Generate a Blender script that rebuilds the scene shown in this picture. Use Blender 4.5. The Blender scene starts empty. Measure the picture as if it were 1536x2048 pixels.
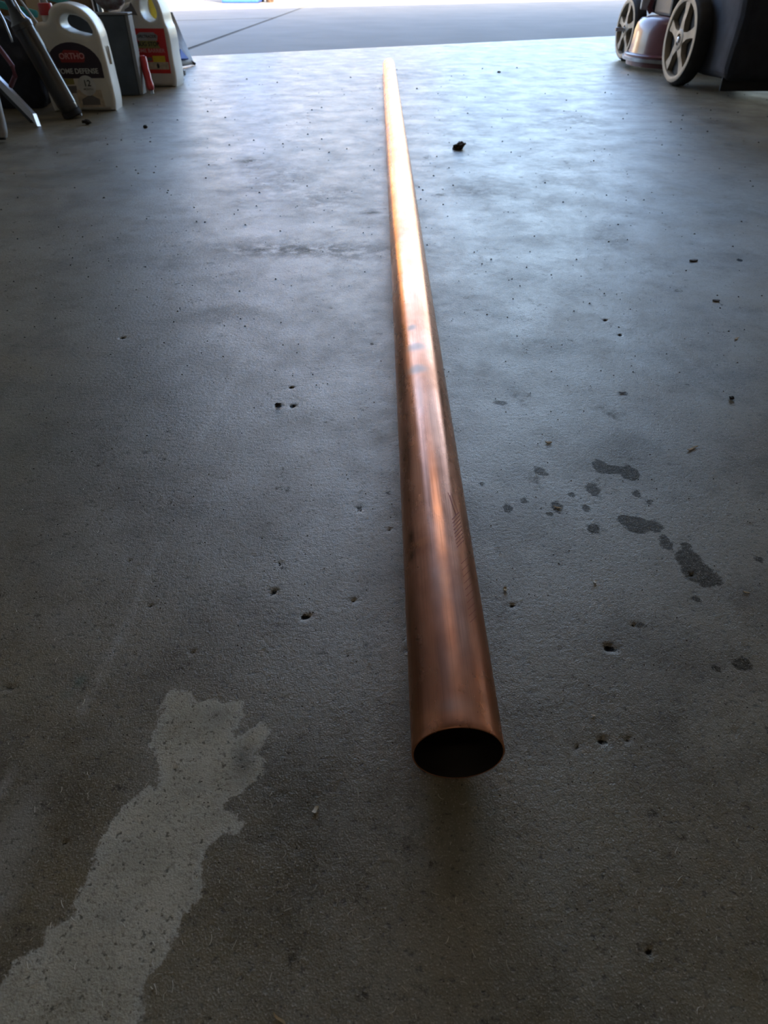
import bpy, bmesh, math, random
import numpy as np
from mathutils import Vector, Matrix, noise as mnoise
random.seed(7); rng = np.random.default_rng(7)
S = bpy.context.scene
COL = S.collection

# ---------------------------------------------------------------- camera
W, H = 1536, 2048
FPX = 1361.0
PITCH = math.radians(38.9)
CH = 0.38
cp, sp = math.cos(PITCH), math.sin(PITCH)
cam_d = bpy.data.cameras.new('camera'); cam = bpy.data.objects.new('camera', cam_d); COL.objects.link(cam)
cam.location = (0, 0, CH); cam.rotation_euler = (math.pi/2 - PITCH, 0, 0)
cam_d.sensor_fit = 'VERTICAL'; cam_d.sensor_height = 24.0; cam_d.sensor_width = 18.0
cam_d.lens = FPX / H * 24.0
cam_d.clip_start = 0.02; cam_d.clip_end = 300
cam_d.dof.use_dof = True; cam_d.dof.focus_distance = 0.58
cam_d.dof.aperture_fstop = (cam_d.lens/1000) / 0.0014
S.camera = cam

def ray(px, py):
    a, b = (px - W/2)/FPX, (H/2 - py)/FPX
    return Vector((a, cp + b*sp, -sp + b*cp))
def at(px, py, z=0.0):            # point of height z seen at a pixel of the photograph
    d = ray(px, py); t = (z - CH)/d.z
    return Vector((d.x*t, d.y*t, z))
def atY(px, py, Y):
    d = ray(px, py); t = Y/d.y
    return Vector((d.x*t, Y, CH + d.z*t))
def proj(p):
    x, y, z = p[0], p[1], p[2]-CH
    dep = y*cp - z*sp; up = y*sp + z*cp
    return (W/2 + FPX*x/dep, H/2 - FPX*up/dep)

# ---------------------------------------------------------------- light
SUN_EL = math.radians(36)
LA, LB = at(386, 112.5), at(1212, 73)          # front edge of the garage slab
u = (LB - LA).normalized(); n = Vector((-u.y, u.x, 0))   # along the opening / outwards
world = bpy.data.worlds.new('world'); S.world = world; world.use_nodes = True
wn = world.node_tree.nodes; wl = world.node_tree.links
bg = wn['Background']
sky = wn.new('ShaderNodeTexSky'); sky.sky_type = 'NISHITA'; sky.sun_disc = False
sky.sun_elevation = SUN_EL
sd = -n                                            # horizontal direction towards the sun (behind the house)
sky.sun_rotation = math.atan2(sd.x, sd.y)
sky.air_density = 1.0; sky.dust_density = 4.0; sky.ozone_density = 1.2
wl.new(sky.outputs[0], bg.inputs[0]); bg.inputs[1].default_value = 0.70
sun_l = bpy.data.lights.new('sun', 'SUN'); sun = bpy.data.objects.new('sun', sun_l); COL.objects.link(sun)
sun_l.energy = 13; sun_l.angle = math.radians(0.6); sun_l.color = (1.0, 0.80, 0.50)
sdir = Vector((sd.x*math.cos(SUN_EL), sd.y*math.cos(SUN_EL), math.sin(SUN_EL)))
sun.rotation_euler = sdir.to_track_quat('Z', 'Y').to_euler(); sun.location = (0, -6, 8)

S.view_settings.view_transform = 'Standard'; S.view_settings.look = 'None'
S.view_settings.gamma = 1; S.view_settings.use_curve_mapping = False
S.view_settings.exposure = 1.35

FILL_LAMP = 1.3          # base power of the added ceiling tubes, built further down
# ---------------------------------------------------------------- materials
def nt(name):
    m = bpy.data.materials.new(name); m.use_nodes = True
    t = m.node_tree; return m, t.nodes, t.links, t.nodes['Principled BSDF']
def mat(name, col, rough=0.5, metal=0.0, var=0.12, scale=30.0, bump=0.0, bscale=200.0, coat=0.0, sub=0.0, trans=0.0, dirt=None):
    m, N, L, b = nt(name)
    tc = N.new('ShaderNodeTexCoord')
    ns = N.new('ShaderNodeTexNoise'); ns.inputs['Scale'].default_value = scale; ns.inputs['Detail'].default_value = 5
    L.new(tc.outputs['Object'], ns.inputs['Vector'])
    mx = N.new('ShaderNodeMix'); mx.data_type = 'RGBA'
    c = Vector(col)
    mx.inputs['A'].default_value = (*(c*(1-var)), 1)
    mx.inputs['B'].default_value = (*[min(1, q*(1+var)) for q in c], 1) if dirt is None else (*dirt, 1)
    rp = N.new('ShaderNodeMapRange'); rp.inputs['From Min'].default_value = .35; rp.inputs['From Max'].default_value = .7
    L.new(ns.outputs['Fac'], rp.inputs['Value'])
    L.new(rp.outputs['Result'], mx.inputs['Factor']); L.new(mx.outputs['Result'], b.inputs['Base Color'])
    b.inputs['Roughness'].default_value = rough; b.inputs['Metallic'].default_value = metal
    b.inputs['Coat Weight'].default_value = coat
    if sub:
        b.inputs['Subsurface Weight'].default_value = sub; b.inputs['Subsurface Radius'].default_value = (.02, .018, .012)
    if trans: b.inputs['Transmission Weight'].default_value = trans
    if bump:
        n2 = N.new('ShaderNodeTexNoise'); n2.inputs['Scale'].default_value = bscale; n2.inputs['Detail'].default_value = 4
        L.new(tc.outputs['Object'], n2.inputs['Vector'])
        bp = N.new('ShaderNodeBump'); bp.inputs['Strength'].default_value = bump; bp.inputs['Distance'].default_value = .002
        L.new(n2.outputs['Fac'], bp.inputs['Height']); L.new(bp.outputs['Normal'], b.inputs['Normal'])
    return m

def floor_material():
    m, N, L, b = nt('sealed_concrete')
    geo = N.new('ShaderNodeNewGeometry'); P = geo.outputs['Position']
    def noise(scale, detail=5, rough=.55, off=0, vscale=None):
        t = N.new('ShaderNodeTexNoise'); t.inputs['Scale'].default_value = scale
        t.inputs['Detail'].default_value = detail; t.inputs['Roughness'].default_value = rough
        mp = N.new('ShaderNodeMapping'); mp.inputs['Location'].default_value = (off, off*.7, off*.3)
        if vscale: mp.inputs['Scale'].default_value = vscale
        L.new(P, mp.inputs['Vector']); L.new(mp.outputs[0], t.inputs['Vector'])
        return t.outputs['Fac']
    def rng_(v, a, c, lo=0., hi=1.):
        r = N.new('ShaderNodeMapRange'); r.inputs['From Min'].default_value = a; r.inputs['From Max'].default_value = c
        r.inputs['To Min'].default_value = lo; r.inputs['To Max'].default_value = hi
        L.new(v, r.inputs['Value']); return r.outputs['Result']
    def mth(op, a, c):
        q = N.new('ShaderNodeMath'); q.operation = op
        for i, v in enumerate((a, c)):
            if isinstance(v, (int, float)): q.inputs[i].default_value = v
            else: L.new(v, q.inputs[i])
        return q.outputs[0]
    def mix(f, a, c):
        q = N.new('ShaderNodeMix'); q.data_type = 'RGBA'
        if isinstance(f, float): q.inputs['Factor'].default_value = f
        else: L.new(f, q.inputs['Factor'])
        for k, v in (('A', a), ('B', c)):
            if isinstance(v, tuple): q.inputs[k].default_value = (*v, 1)
            else: L.new(v, q.inputs[k])
        return q.outputs['Result']
    def attr(nm):
        a = N.new('ShaderNodeAttribute'); a.attribute_name = nm; return a.outputs['Fac']
    fine = noise(900, 3); mid = noise(60, 6, .65, 3); big = noise(5.5, 5, .6, 11); huge = noise(1.6, 3, .5, 23)
    gr = noise(260, 4, .6, 7)
    c = mix(rng_(big, .38, .62), (.150, .112, .050), (.20, .172, .115))
    stain = rng_(noise(9, 6, .7, 41), .45, .66, 0, .75)
    c = mix(stain, c, (.050, .033, .012))
    c = mix(rng_(huge, .45, .65, 0, .5), c, (.085, .09, .06))
    c = mix(rng_(mid, .3, .75, 0, .45), c, (.18, .165, .135))
    # worn bluish-grey zone, also lightened to paint the mid-floor sky reflection; pale drag streaks
    c = mix(mth('MULTIPLY', attr('worn'), rng_(noise(18, 5, .6, 9), .3, .6, .35, .9)), c, (.29, .275, .25))
    c = mix(mth('MULTIPLY', attr('streak'), rng_(noise(70, 4, .6, 2), .35, .65, .2, .8)), c, (.31, .295, .26))
    # pale bare patch with a crisp ragged edge
    edge = mth('ADD', attr('patch'), mth('MULTIPLY', mth('SUBTRACT', noise(55, 8, .75, 5), .5), .026))
    pm = rng_(edge, -.0008, .0008, 1, 0)
    pc = mix(rng_(noise(25, 6, .7, 8), .3, .7), (.33, .30, .23), (.52, .49, .40))
    pc = mix(rng_(gr, .54, .7, 0, .6), pc, (.14, .125, .095))
    pc = mix(mth('MULTIPLY', attr('patch_dark'), .75), pc, (.13, .125, .115))
    rim = rng_(edge, -.006, -.001, 0, .45)
    pc = mix(rim, pc, (.42, .41, .37))
    c = mix(pm, c, pc)
    # oil drops
    oe = mth('ADD', attr('oil'), mth('MULTIPLY', mth('SUBTRACT', noise(170, 5, .7, 6), .5), .010))
    om = rng_(oe, -.001, .0006, 1, 0)
    c = mix(mth('MULTIPLY', om, rng_(noise(330, 3, .6, 1), .35, .7, .9, .5)), c, (.022, .020, .017))
    # dark scuffs on the far part of the floor
    sc = mth('MULTIPLY', attr('scuff'), rng_(noise(34, 7, .8, 15), .40, .54))
    sp_ = mth('MAXIMUM', rng_(noise(15, 8, .8, 31, (1, .8, 1)), .60, .70, 0, .7), rng_(noise(48, 6, .75, 61), .63, .70, 0, .85))
    c = mix(mth('MAXIMUM', sc, sp_), c, (.045, .038, .03))
    # colour specks: pale and dark sand grains
    v = N.new('ShaderNodeTexVoronoi'); v.inputs['Scale'].default_value = 210; L.new(P, v.inputs['Vector'])
    dots = mth('MULTIPLY', rng_(v.outputs['Distance'], .10, .2, 1, 0), rng_(noise(75, 2, .5, 19), .55, .62))
    c = mix(mth('MULTIPLY', dots, .8), c, (.02, .016, .012))
    c = mix(rng_(fine, .58, .68, 0, .8), c, (.42, .39, .33))
    c = mix(rng_(gr, .42, .34, 0, .75), c, (.035, .028, .018))
    # small chips knocked out of the slab
    pe = mth('ADD', attr('pit'), mth('MULTIPLY', mth('SUBTRACT', noise(420, 4, .7, 4), .5), .004))
    pitm = rng_(pe, -.0004, .0004, 1, 0)
    halo = rng_(pe, .0004, .0016, .2, 0)
    c = mix(halo, c, (.3, .29, .26)); c = mix(pitm, c, (.006, .005, .004))
    c = mix(mth('MULTIPLY', attr('teal'), .5), c, (.01, .09, .075))
    L.new(c, b.inputs['Base Color'])
    r = rng_(noise(12, 6, .65, 27), .35, .65, .33, .45)
    r = mth('ADD', r, mth('MULTIPLY', pm, .25)); r = mth('ADD', r, mth('MULTIPLY', rng_(mid, .4, .7), .08))
    r = mth('ADD', r, mth('MULTIPLY', mth('MAXIMUM', sc, sp_), .2))
    L.new(r, b.inputs['Roughness'])
    b.inputs['IOR'].default_value = 1.72
    inv = lambda v, k: mth('SUBTRACT', 1.0, mth('MULTIPLY', v, k))
    sl = mth('MULTIPLY', mth('MULTIPLY', inv(om, .85), inv(mth('MAXIMUM', sc, sp_), .92)), mth('MULTIPLY', inv(pm, .6), inv(stain, .6)))
    L.new(mth('MULTIPLY', mth('MULTIPLY', sl, .5), inv(pitm, .9)), b.inputs['Specular IOR Level'])
    h = mth('ADD', mth('MULTIPLY', gr, .5), mth('MULTIPLY', fine, .35))
    h = mth('ADD', h, mth('MULTIPLY', noise(110, 4, .6, 12), .2))
    h = mth('SUBTRACT', h, mth('MULTIPLY', pitm, 2.5))
    bp = N.new('ShaderNodeBump'); bp.inputs['Strength'].default_value = 1.0; bp.inputs['Distance'].default_value = .001
    L.new(h, bp.inputs['Height']); L.new(bp.outputs['Normal'], b.inputs['Normal'])
    return m

def copper_material(inner=False):
    m, N, L, b = nt('copper_inner_shade' if inner else 'copper')
    tc = N.new('ShaderNodeTexCoord'); P = tc.outputs['Object']
    def noise(scale, vs, detail=5, rough=.6):
        mp = N.new('ShaderNodeMapping'); mp.inputs['Scale'].default_value = vs; L.new(P, mp.inputs['Vector'])
        t = N.new('ShaderNodeTexNoise'); t.inputs['Scale'].default_value = scale; t.inputs['Detail'].default_value = detail
        t.inputs['Roughness'].default_value = rough; L.new(mp.outputs[0], t.inputs['Vector']); return t.outputs['Fac']
    def rg(v, a, c, lo=0., hi=1.):
        r = N.new('ShaderNodeMapRange'); r.inputs[1].default_value = a; r.inputs[2].default_value = c
        r.inputs[3].default_value = lo; r.inputs[4].default_value = hi; L.new(v, r.inputs[0]); return r.outputs[0]
    def mix(f, a, c):
        q = N.new('ShaderNodeMix'); q.data_type = 'RGBA'; L.new(f, q.inputs['Factor'])
        for k, v in (('A', a), ('B', c)):
            if isinstance(v, tuple): q.inputs[k].default_value = (*v, 1)
            else: L.new(v, q.inputs[k])
        return q.outputs['Result']
    def attr(nm):
        a = N.new('ShaderNodeAttribute'); a.attribute_name = nm; return a.outputs['Fac']
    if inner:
        b.inputs['Base Color'].default_value = (.012, .007, .005, 1); b.inputs['Metallic'].default_value = .0  # near-black non-metal base paints the shade inside the oxidised bore
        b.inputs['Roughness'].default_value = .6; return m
    c = mix(rg(noise(14, (1, .35, 1)), .35, .65), (.54, .23, .15), (.74, .38, .28))
    c = mix(rg(noise(30, (1, .4, 1), 5, .6), .48, .78, 0, .8), c, (.30, .11, .07))
    c = mix(rg(noise(900, (1, .012, 1), 3), .5, .66, 0, .4), c, (.30, .13, .09))
    c = mix(rg(noise(9, (1, .8, 1)), .56, .66, 0, .5), c, (.55, .33, .29))
    c = mix(attr('tarnish'), c, (.10, .045, .03))
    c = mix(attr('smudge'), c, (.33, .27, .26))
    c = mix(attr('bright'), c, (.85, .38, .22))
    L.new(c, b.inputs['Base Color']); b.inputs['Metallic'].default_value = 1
    b.inputs['Specular Tint'].default_value = (1, .86, .70, 1)
    r = rg(noise(22, (1, .5, 1), 6, .7), .3, .7, .20, .36)
    ad = N.new('ShaderNodeMath'); ad.operation = 'ADD'; L.new(r, ad.inputs[0])
    ad2 = N.new('ShaderNodeMath'); ad2.operation = 'MULTIPLY'; ad2.inputs[1].default_value = .12
    L.new(attr('smudge'), ad2.inputs[0]); L.new(ad2.outputs[0], ad.inputs[1])
    L.new(ad.outputs[0], b.inputs['Roughness'])
    hb = N.new('ShaderNodeMath'); hb.operation = 'ADD'
    L.new(noise(700, (1, .01, 1), 2), hb.inputs[0]); L.new(noise(14, (1, .3, 1), 2), hb.inputs[1])
    bp = N.new('ShaderNodeBump'); bp.inputs['Strength'].default_value = .10; bp.inputs['Distance'].default_value = .0003
    L.new(hb.outputs[0], bp.inputs['Height']); L.new(bp.outputs[0], b.inputs['Normal'])
    return m

M = {}
M['floor'] = floor_material()
M['copper'] = copper_material(); M['copper_in_shade'] = copper_material(True)
M['drive'] = mat('driveway_concrete', (.115, .106, .094), .8, var=.12, scale=2.5, bump=.5, bscale=150)
M['soil'] = mat('soil', (.05, .045, .04), .95)
M['grass'] = mat('dry_lawn', (.42, .38, .2), .95, scale=3, var=.25)
M['asphalt'] = mat('asphalt', (.16, .155, .15), .9)
M['wall'] = mat('drywall', (.48, .44, .38), .85, scale=2, var=.1)
M['ceil'] = mat('ceiling_paint', (.66, .64, .61), .8, scale=1.5, var=.08)
M['stucco'] = mat('stucco', (.62, .50, .36), .9, scale=1.2, bump=.6, bscale=60)
M['stucco2'] = mat('stucco_far', (.20, .15, .08), .9, scale=1.2)
M['roof'] = mat('roof_tiles', (.25, .16, .12), .85, scale=4)
M['white_plastic'] = mat('white_plastic', (.66, .63, .55), .38, var=.05, scale=20, coat=.15, sub=.15)
M['cream_plastic'] = mat('cream_plastic', (.68, .66, .60), .36, var=.05, scale=20, coat=.15, sub=.15)
M['red'] = mat('red_plastic', (.50, .03, .035), .35, var=.1, coat=.3)
M['maroon'] = mat('maroon_paint', (.11, .032, .036), .30, var=.15, scale=12, coat=.3)
M['black'] = mat('black_plastic', (.018, .019, .022), .5, var=.25, scale=25, bump=.3, bscale=120)
M['fabric'] = mat('black_fabric', (.022, .024, .034), .85, var=.3, scale=18, bump=.6, bscale=500)
M['darkgrey'] = mat('dark_grey_board', (.055, .062, .068), .6, var=.25, scale=14)
M['edgegrey'] = mat('grey_edge', (.22, .21, .2), .6)
M['tube'] = mat('dark_metal_tube', (.018, .020, .024), .28, metal=.0, var=.3, scale=10, coat=1)
M['alu'] = mat('aluminium', (.55, .56, .6), .33, metal=.85, var=.15, scale=15)
M['steel'] = mat('steel', (.4, .4, .42), .3, metal=1, var=.2)
M['palegrey'] = mat('pale_grey_plastic', (.45, .48, .52), .5, var=.12, scale=40, dirt=(.3, .26, .22))
M['teal'] = mat('teal_paint', (.08, .42, .40), .4, var=.1)
M['wood'] = mat('pine_wood', (.55, .38, .22), .6, scale=12)
M['cardboard'] = mat('cardboard', (.25, .16, .09), .8)
M['hose'] = mat('maroon_hose', (.16, .04, .06), .5)
M['film'] = mat('cloudy_film', (.35, .36, .36), .3, var=.35, scale=45, coat=.4, dirt=(.12, .05, .04))
M['greybag'] = mat('silver_bag', (.30, .32, .34), .35, var=.2, scale=25, bump=.5, bscale=60)
M['rubber'] = mat('rubber', (.02, .02, .022), .8, var=.3, bump=.4)
M['rim'] = mat('wheel_rim_plastic', (.27, .225, .17), .5, var=.12, scale=30)
M['rim_dark'] = mat('wheel_recess', (.012, .012, .014), .7)
M['blue'] = mat('blue_plastic', (.02, .08, .45), .45)
M['lab_dark'] = mat('label_dark', (.035, .02, .03), .5, var=.1)
M['lab_red'] = mat('label_red', (.62, .03, .025), .45, var=.06)
M['lab_logo'] = mat('label_logo_red', (.30, .03, .03), .45)
M['lab_grey'] = mat('label_grey', (.17, .15, .14), .5)
M['lab_yellow'] = mat('label_yellow', (.75, .55, .04), .5)
M['lab_olive'] = mat('label_olive', (.3, .26, .08), .5)
M['lab_white'] = mat('label_white', (.6, .6, .57), .5)
M['lab_pink'] = mat('label_pink', (.7, .35, .33), .5)
M['lab_tan'] = mat('label_tan', (.55, .45, .32), .5, var=.2, scale=80)
M['ink'] = mat('ink_black', (.02, .02, .02), .6)
M['ink_purple'] = mat('ink_purple', (.30, .10, .09), .4, metal=.8)
M['leaf'] = mat('dried_leaf', (.07, .04, .025), .7, var=.5, scale=60, bump=.6)
M['straw'] = mat('straw', (.46, .33, .17), .7, scale=100, var=.3)
M['paper'] = mat('pale_chip', (.6, .56, .47), .7)
M['grit'] = mat('dark_grit', (.02, .017, .014), .85)

# ---------------------------------------------------------------- helpers
def tag(o, label=None, cat=None, group=None, kind=None):
    for k, v in (('label', label), ('category', cat), ('group', group), ('kind', kind)):
        if v: o[k] = v
    return o
def thing(name, label, cat, loc=(0, 0, 0), rz=0, group=None):
    o = bpy.data.objects.new(name, None); COL.objects.link(o); o.empty_display_size = .05
    o.location = loc; o.rotation_euler = (0, 0, rz); return tag(o, label, cat, group)
def obj(name, bm, m, parent=None, smooth=False, angle=40):
    me = bpy.data.meshes.new(name)
    if isinstance(bm, bmesh.types.BMesh):
        bmesh.ops.recalc_face_normals(bm, faces=bm.faces)
        if smooth:
            for f in bm.faces: f.smooth = True
            ca = math.radians(angle)
            for e in bm.edges:
                if len(e.link_faces) == 2 and e.calc_face_angle(0) > ca: e.smooth = False
        bm.to_mesh(me); bm.free()
    else: me = bm
    o = bpy.data.objects.new(name, me); COL.objects.link(o)
    me.materials.clear(); me.materials.append(m)
    if parent: o.parent = parent
    return o
def box(x0, x1, y0, y1, z0, z1, bev=0, seg=2, bm=None):
    b = bmesh.new()
    bmesh.ops.create_cube(b, size=1)
    for v in b.verts:
        v.co = Vector(((x0+x1)/2+v.co.x*(x1-x0), (y0+y1)/2+v.co.y*(y1-y0), (z0+z1)/2+v.co.z*(z1-z0)))
    if bev: bmesh.ops.bevel(b, geom=list(b.edges), offset=bev, segments=seg, affect='EDGES', profile=.5)
    return merge(bm, b)
def merge(bm, b):
    if bm is None: return b
    t = bpy.data.meshes.new('t'); b.to_mesh(t); b.free(); bm.from_mesh(t); bpy.data.meshes.remove(t); return bm
def prism(poly, z0, z1, bev=0, bm=None):
    b = bmesh.new()
    lo = [b.verts.new((p[0], p[1], z0)) for p in poly]; hi = [b.verts.new((p[0], p[1], z1)) for p in poly]
    b.faces.new(lo[::-1]); b.faces.new(hi)
    k = len(poly)
    for i in range(k): b.faces.new((lo[i], lo[(i+1) % k], hi[(i+1) % k], hi[i]))
    if bev: bmesh.ops.bevel(b, geom=list(b.edges), offset=bev, segments=2, affect='EDGES')
    return merge(bm, b)
def xzprism(poly, y0, y1, bev=0, bm=None, seg=2):    # outline in x-z, depth along y
    b = bmesh.new()
    lo = [b.verts.new((p[0], y0, p[1])) for p in poly]; hi = [b.verts.new((p[0], y1, p[1])) for p in poly]
    b.faces.new(lo); b.faces.new(hi[::-1]); k = len(poly)
    for i in range(k): b.faces.new((lo[(i+1) % k], lo[i], hi[i], hi[(i+1) % k]))
    if bev: bmesh.ops.bevel(b, geom=list(b.edges), offset=bev, segments=seg, affect='EDGES')
    return merge(bm, b)
def lathe(prof, seg=32, axis='Z', c=(0, 0, 0), bm=None, closed=False):   # prof: (r, h)
    b = bmesh.new(); rings = []
    for r, h in prof:
        ring = []
        for i in range(seg):
            a = 2*math.pi*i/seg; p = (r*math.cos(a), r*math.sin(a), h)
            if axis == 'X': p = (p[2], p[0], p[1])
            elif axis == 'Y': p = (p[0], p[2], p[1])
            ring.append(b.verts.new((p[0]+c[0], p[1]+c[1], p[2]+c[2])))
        rings.append(ring)
    for a, d in zip(rings, rings[1:]):
        for i in range(seg): b.faces.new((a[i], a[(i+1) % seg], d[(i+1) % seg], d[i]))
    if closed:
        a, d = rings[-1], rings[0]
        for i in range(seg): b.faces.new((a[i], a[(i+1) % seg], d[(i+1) % seg], d[i]))
    else:
        b.faces.new(rings[0][::-1]); b.faces.new(rings[-1])
    bmesh.ops.remove_doubles(b, verts=b.verts, dist=1e-6)
    return merge(bm, b)
def tube(pts, r, seg=12, bm=None, flat=1.0, up=None):   # r number or list
    b = bmesh.new(); pts = [Vector(p) for p in pts]; rings = []
    for i, p in enumerate(pts):
        d = (pts[min(i+1, len(pts)-1)] - pts[max(i-1, 0)]).normalized()
        rf = Vector(up) if up else (Vector((0, 0, 1)) if abs(d.z) < .9 else Vector((1, 0, 0)))
        s = d.cross(rf).normalized(); t = s.cross(d).normalized()
        rr = r[i] if isinstance(r, (list, tuple)) else r
        rings.append([b.verts.new(p + s*rr*math.cos(2*math.pi*k/seg) + t*rr*flat*math.sin(2*math.pi*k/seg)) for k in range(seg)])
    for a, d in zip(rings, rings[1:]):
        for i in range(seg): b.faces.new((a[i], a[(i+1) % seg], d[(i+1) % seg], d[i]))
    b.faces.new(rings[0][::-1]); b.faces.new(rings[-1])
    return merge(bm, b)
def beam(p0, p1, w, t, bev=0.0, up=(0, -1, 0), bm=None):   # rectangular bar p0->p1
    p0, p1 = Vector(p0), Vector(p1); d = p1-p0; L_ = d.length; d.normalize()
    s = d.cross(Vector(up)).normalized(); q = s.cross(d).normalized()
    b = bmesh.new(); bmesh.ops.create_cube(b, size=1)
    for v in b.verts: v.co = p0 + d*(v.co.z+.5)*L_ + s*v.co.x*w + q*v.co.y*t
    if bev: bmesh.ops.bevel(b, geom=list(b.edges), offset=bev, segments=2, affect='EDGES')
    return merge(bm, b)
def curve_mesh(splines, extrude, bevel, res=10):      # filled 2D outline with holes -> mesh, in x-z plane facing -y
    cu = bpy.data.curves.new('tmp', 'CURVE'); cu.dimensions = '2D'; cu.fill_mode = 'BOTH'
    cu.extrude = extrude; cu.bevel_depth = bevel; cu.bevel_resolution = 4; cu.resolution_u = res; cu.offset = -bevel
    for pts in splines:
        s = cu.splines.new('BEZIER'); s.bezier_points.add(len(pts)-1); s.use_cyclic_u = True
        for bp, p in zip(s.bezier_points, pts):
            bp.co = (p[0], p[1], 0); t = 'AUTO' if len(p) < 3 else 'VECTOR'
            bp.handle_left_type = bp.handle_right_type = t
    o = bpy.data.objects.new('tmp', cu); COL.objects.link(o)
    dg = bpy.context.evaluated_depsgraph_get(); me = bpy.data.meshes.new_from_object(o.evaluated_get(dg))
    bpy.data.objects.remove(o); bpy.data.curves.remove(cu)
    me.transform(Matrix.Rotation(math.pi/2, 4, 'X'))
    return me
def text(name, s, size, x, z, y, m, parent, rot=0, sx=1.0, depth=.0003):
    cu = bpy.data.curves.new('t', 'FONT'); cu.body = s; cu.size = size; cu.align_x = 'CENTER'; cu.align_y = 'CENTER'
    cu.extrude = depth; cu.offset = size*.018
    o = bpy.data.objects.new('t', cu); COL.objects.link(o)
    dg = bpy.context.evaluated_depsgraph_get(); me = bpy.data.meshes.new_from_object(o.evaluated_get(dg))
    bpy.data.objects.remove(o); bpy.data.curves.remove(cu)
    me.transform(Matrix.Translation((x, y, z)) @ Matrix.Rotation(math.pi/2, 4, 'X') @ Matrix.Rotation(rot, 4, 'Z') @ Matrix.Diagonal((sx, 1, 1, 1)))
    return obj(name, me, m, parent)
def smooth_me(o):
    for f in o.data.polygons: f.use_smooth = True
    try: o.data.set_sharp_from_angle(angle=math.radians(50))
    except Exception: pass
    return o

# ---------------------------------------------------------------- the garage floor
def yedge(x): return LA.y + (x-LA.x)*u.y/u.x
XL, XR, YB = -1.50, 4.6, -2.4
def spaced(a, lo, hi, b, fine, grow):
    pts = list(np.arange(lo, hi+1e-9, fine)); s = fine; x = pts[-1]
    while x < b: s = min(s*grow, .06); x += s; pts.append(min(x, b))
    s = fine; x = pts[0]; left = []
    while x > a: s = min(s*grow, .06); x -= s; left.append(max(x, a))
    return np.array(left[::-1]+pts)
xs = spaced(XL, -.46, .46, XR, .0028, 1.035)
ys = spaced(YB, .03, .95, 3.2, .0028, 1.03)
tail = np.linspace(0, 1, 32)[1:]
X, Yg = np.meshgrid(xs, np.concatenate([ys, 3.2+tail]))
ye = LA.y + (X-LA.x)*u.y/u.x
far = Yg > 3.2+1e-6
Yg = np.where(far, 3.2 + (Yg-3.2)*(ye-3.2), Yg)
nr, nc = X.shape
P2 = np.stack([X.ravel(), Yg.ravel()], 1)
def g(px, py): p = at(px, py); return np.array((p.x, p.y))
def ell_sdf(items):
    out = np.full(len(P2), 1.0)
    for px, py, rx, ry in items:
        c = g(px, py); a = abs(g(px+rx, py)[0]-c[0]); b_ = abs(g(px, py-ry)[1]-g(px, py+ry)[1])/2
        d = (P2-c)/np.array((a, b_)); k = np.sqrt((d**2).sum(1))
        out = np.minimum(out, (k-1)*min(a, b_))
    return out
def poly_sdf(pts):
    q = np.array([g(*p) for p in pts]); out = np.full(len(P2), 1e9); inside = np.zeros(len(P2), bool)
    for i in range(len(q)):
        a, b_ = q[i], q[(i+1) % len(q)]; e = b_-a; w = P2-a
        t = np.clip((w@e)/(e@e), 0, 1); dd = w-t[:, None]*e; out = np.minimum(out, np.hypot(dd[:, 0], dd[:, 1]))
        cnd = ((a[1] > P2[:, 1]) != (b_[1] > P2[:, 1])) & (P2[:, 0] < (b_[0]-a[0])*(P2[:, 1]-a[1])/(b_[1]-a[1]+1e-12)+a[0])
        inside ^= cnd
    return np.where(inside, -out, out)
def line_mask(pts, wpx):
    out = np.zeros(len(P2))
    for (a, b_), w_ in zip(zip(pts, pts[1:]), wpx):
        A, B = g(*a), g(*b_); e = B-A; w = P2-A; t = np.clip((w@e)/(e@e), 0, 1)
        dd = w-t[:, None]*e; out = np.maximum(out, np.exp(-((dd**2).sum(1))/(w_**2)))
    return out
def blob(items):
    out = np.zeros(len(P2))
    for px, py, rx, ry, amp in items:
        c = g(px, py); a = abs(g(px+rx, py)[0]-c[0]); b_ = abs(g(px, py-ry)[1]-g(px, py+ry)[1])/2
        d = (P2-c)/np.array((a, b_)); out = np.maximum(out, amp*np.exp(-(d**2).sum(1)))
    return out
patch = [(340,1379),(386,1378),(391,1404),(440,1402),(484,1407),(484,1450),(463,1463),(473,1484),(500,1462),(517,1450),(537,1461),
 (525,1485),(512,1504),(530,1512),(525,1555),(491,1578),(440,1604),(465,1622),(489,1645),(473,1670),(443,1660),(415,1711),(405,1760),
 (397,1803),(353,1860),(340,1900),(328,1931),(287,1967),(297,2024),(261,2048),(215,2170),(-110,2170),(-60,2020),(0,1972),(31,1916),
 (67,1901),(82,1911),(102,1855),(148,1829),(143,1809),(174,1752),(195,1700),(215,1640),(256,1604),(317,1563),(308,1520),(302,1491),(310,1460),(317,1440),(322,1405)]
oil = [(1201,933,17,15),(1223,939,22,10),(1259,946,20,16),(1186,978,14,14),(1196,991,6,8),(1273,987,9,8),(1298,1004,8,6),(1173,1017,9,7),
 (1142,990,8,6),(1078,941,12,9),(1093,948,6,4),(1015,1017,11,9),(1048,1000,7,7),(1113,1013,12,12),(1099,1028,8,5),(1186,1057,14,11),
 (1252,1040,18,12),(1275,1050,28,18),(1308,1053,19,12),(1332,1086,13,16),(1372,1092,12,8),(1378,1119,26,22),(1395,1143,32,24),
 (1422,1158,22,16),(1407,1166,12,10),(1393,1197,9,7),(1281,1250,11,7),(1485,1328,21,14),(1433,1336,10,8),(964,968,6,5),(1169,1108,4,3),
 (1519,1119,9,7),(1000,806,14,5),(1245,787,12,4)]
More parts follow.
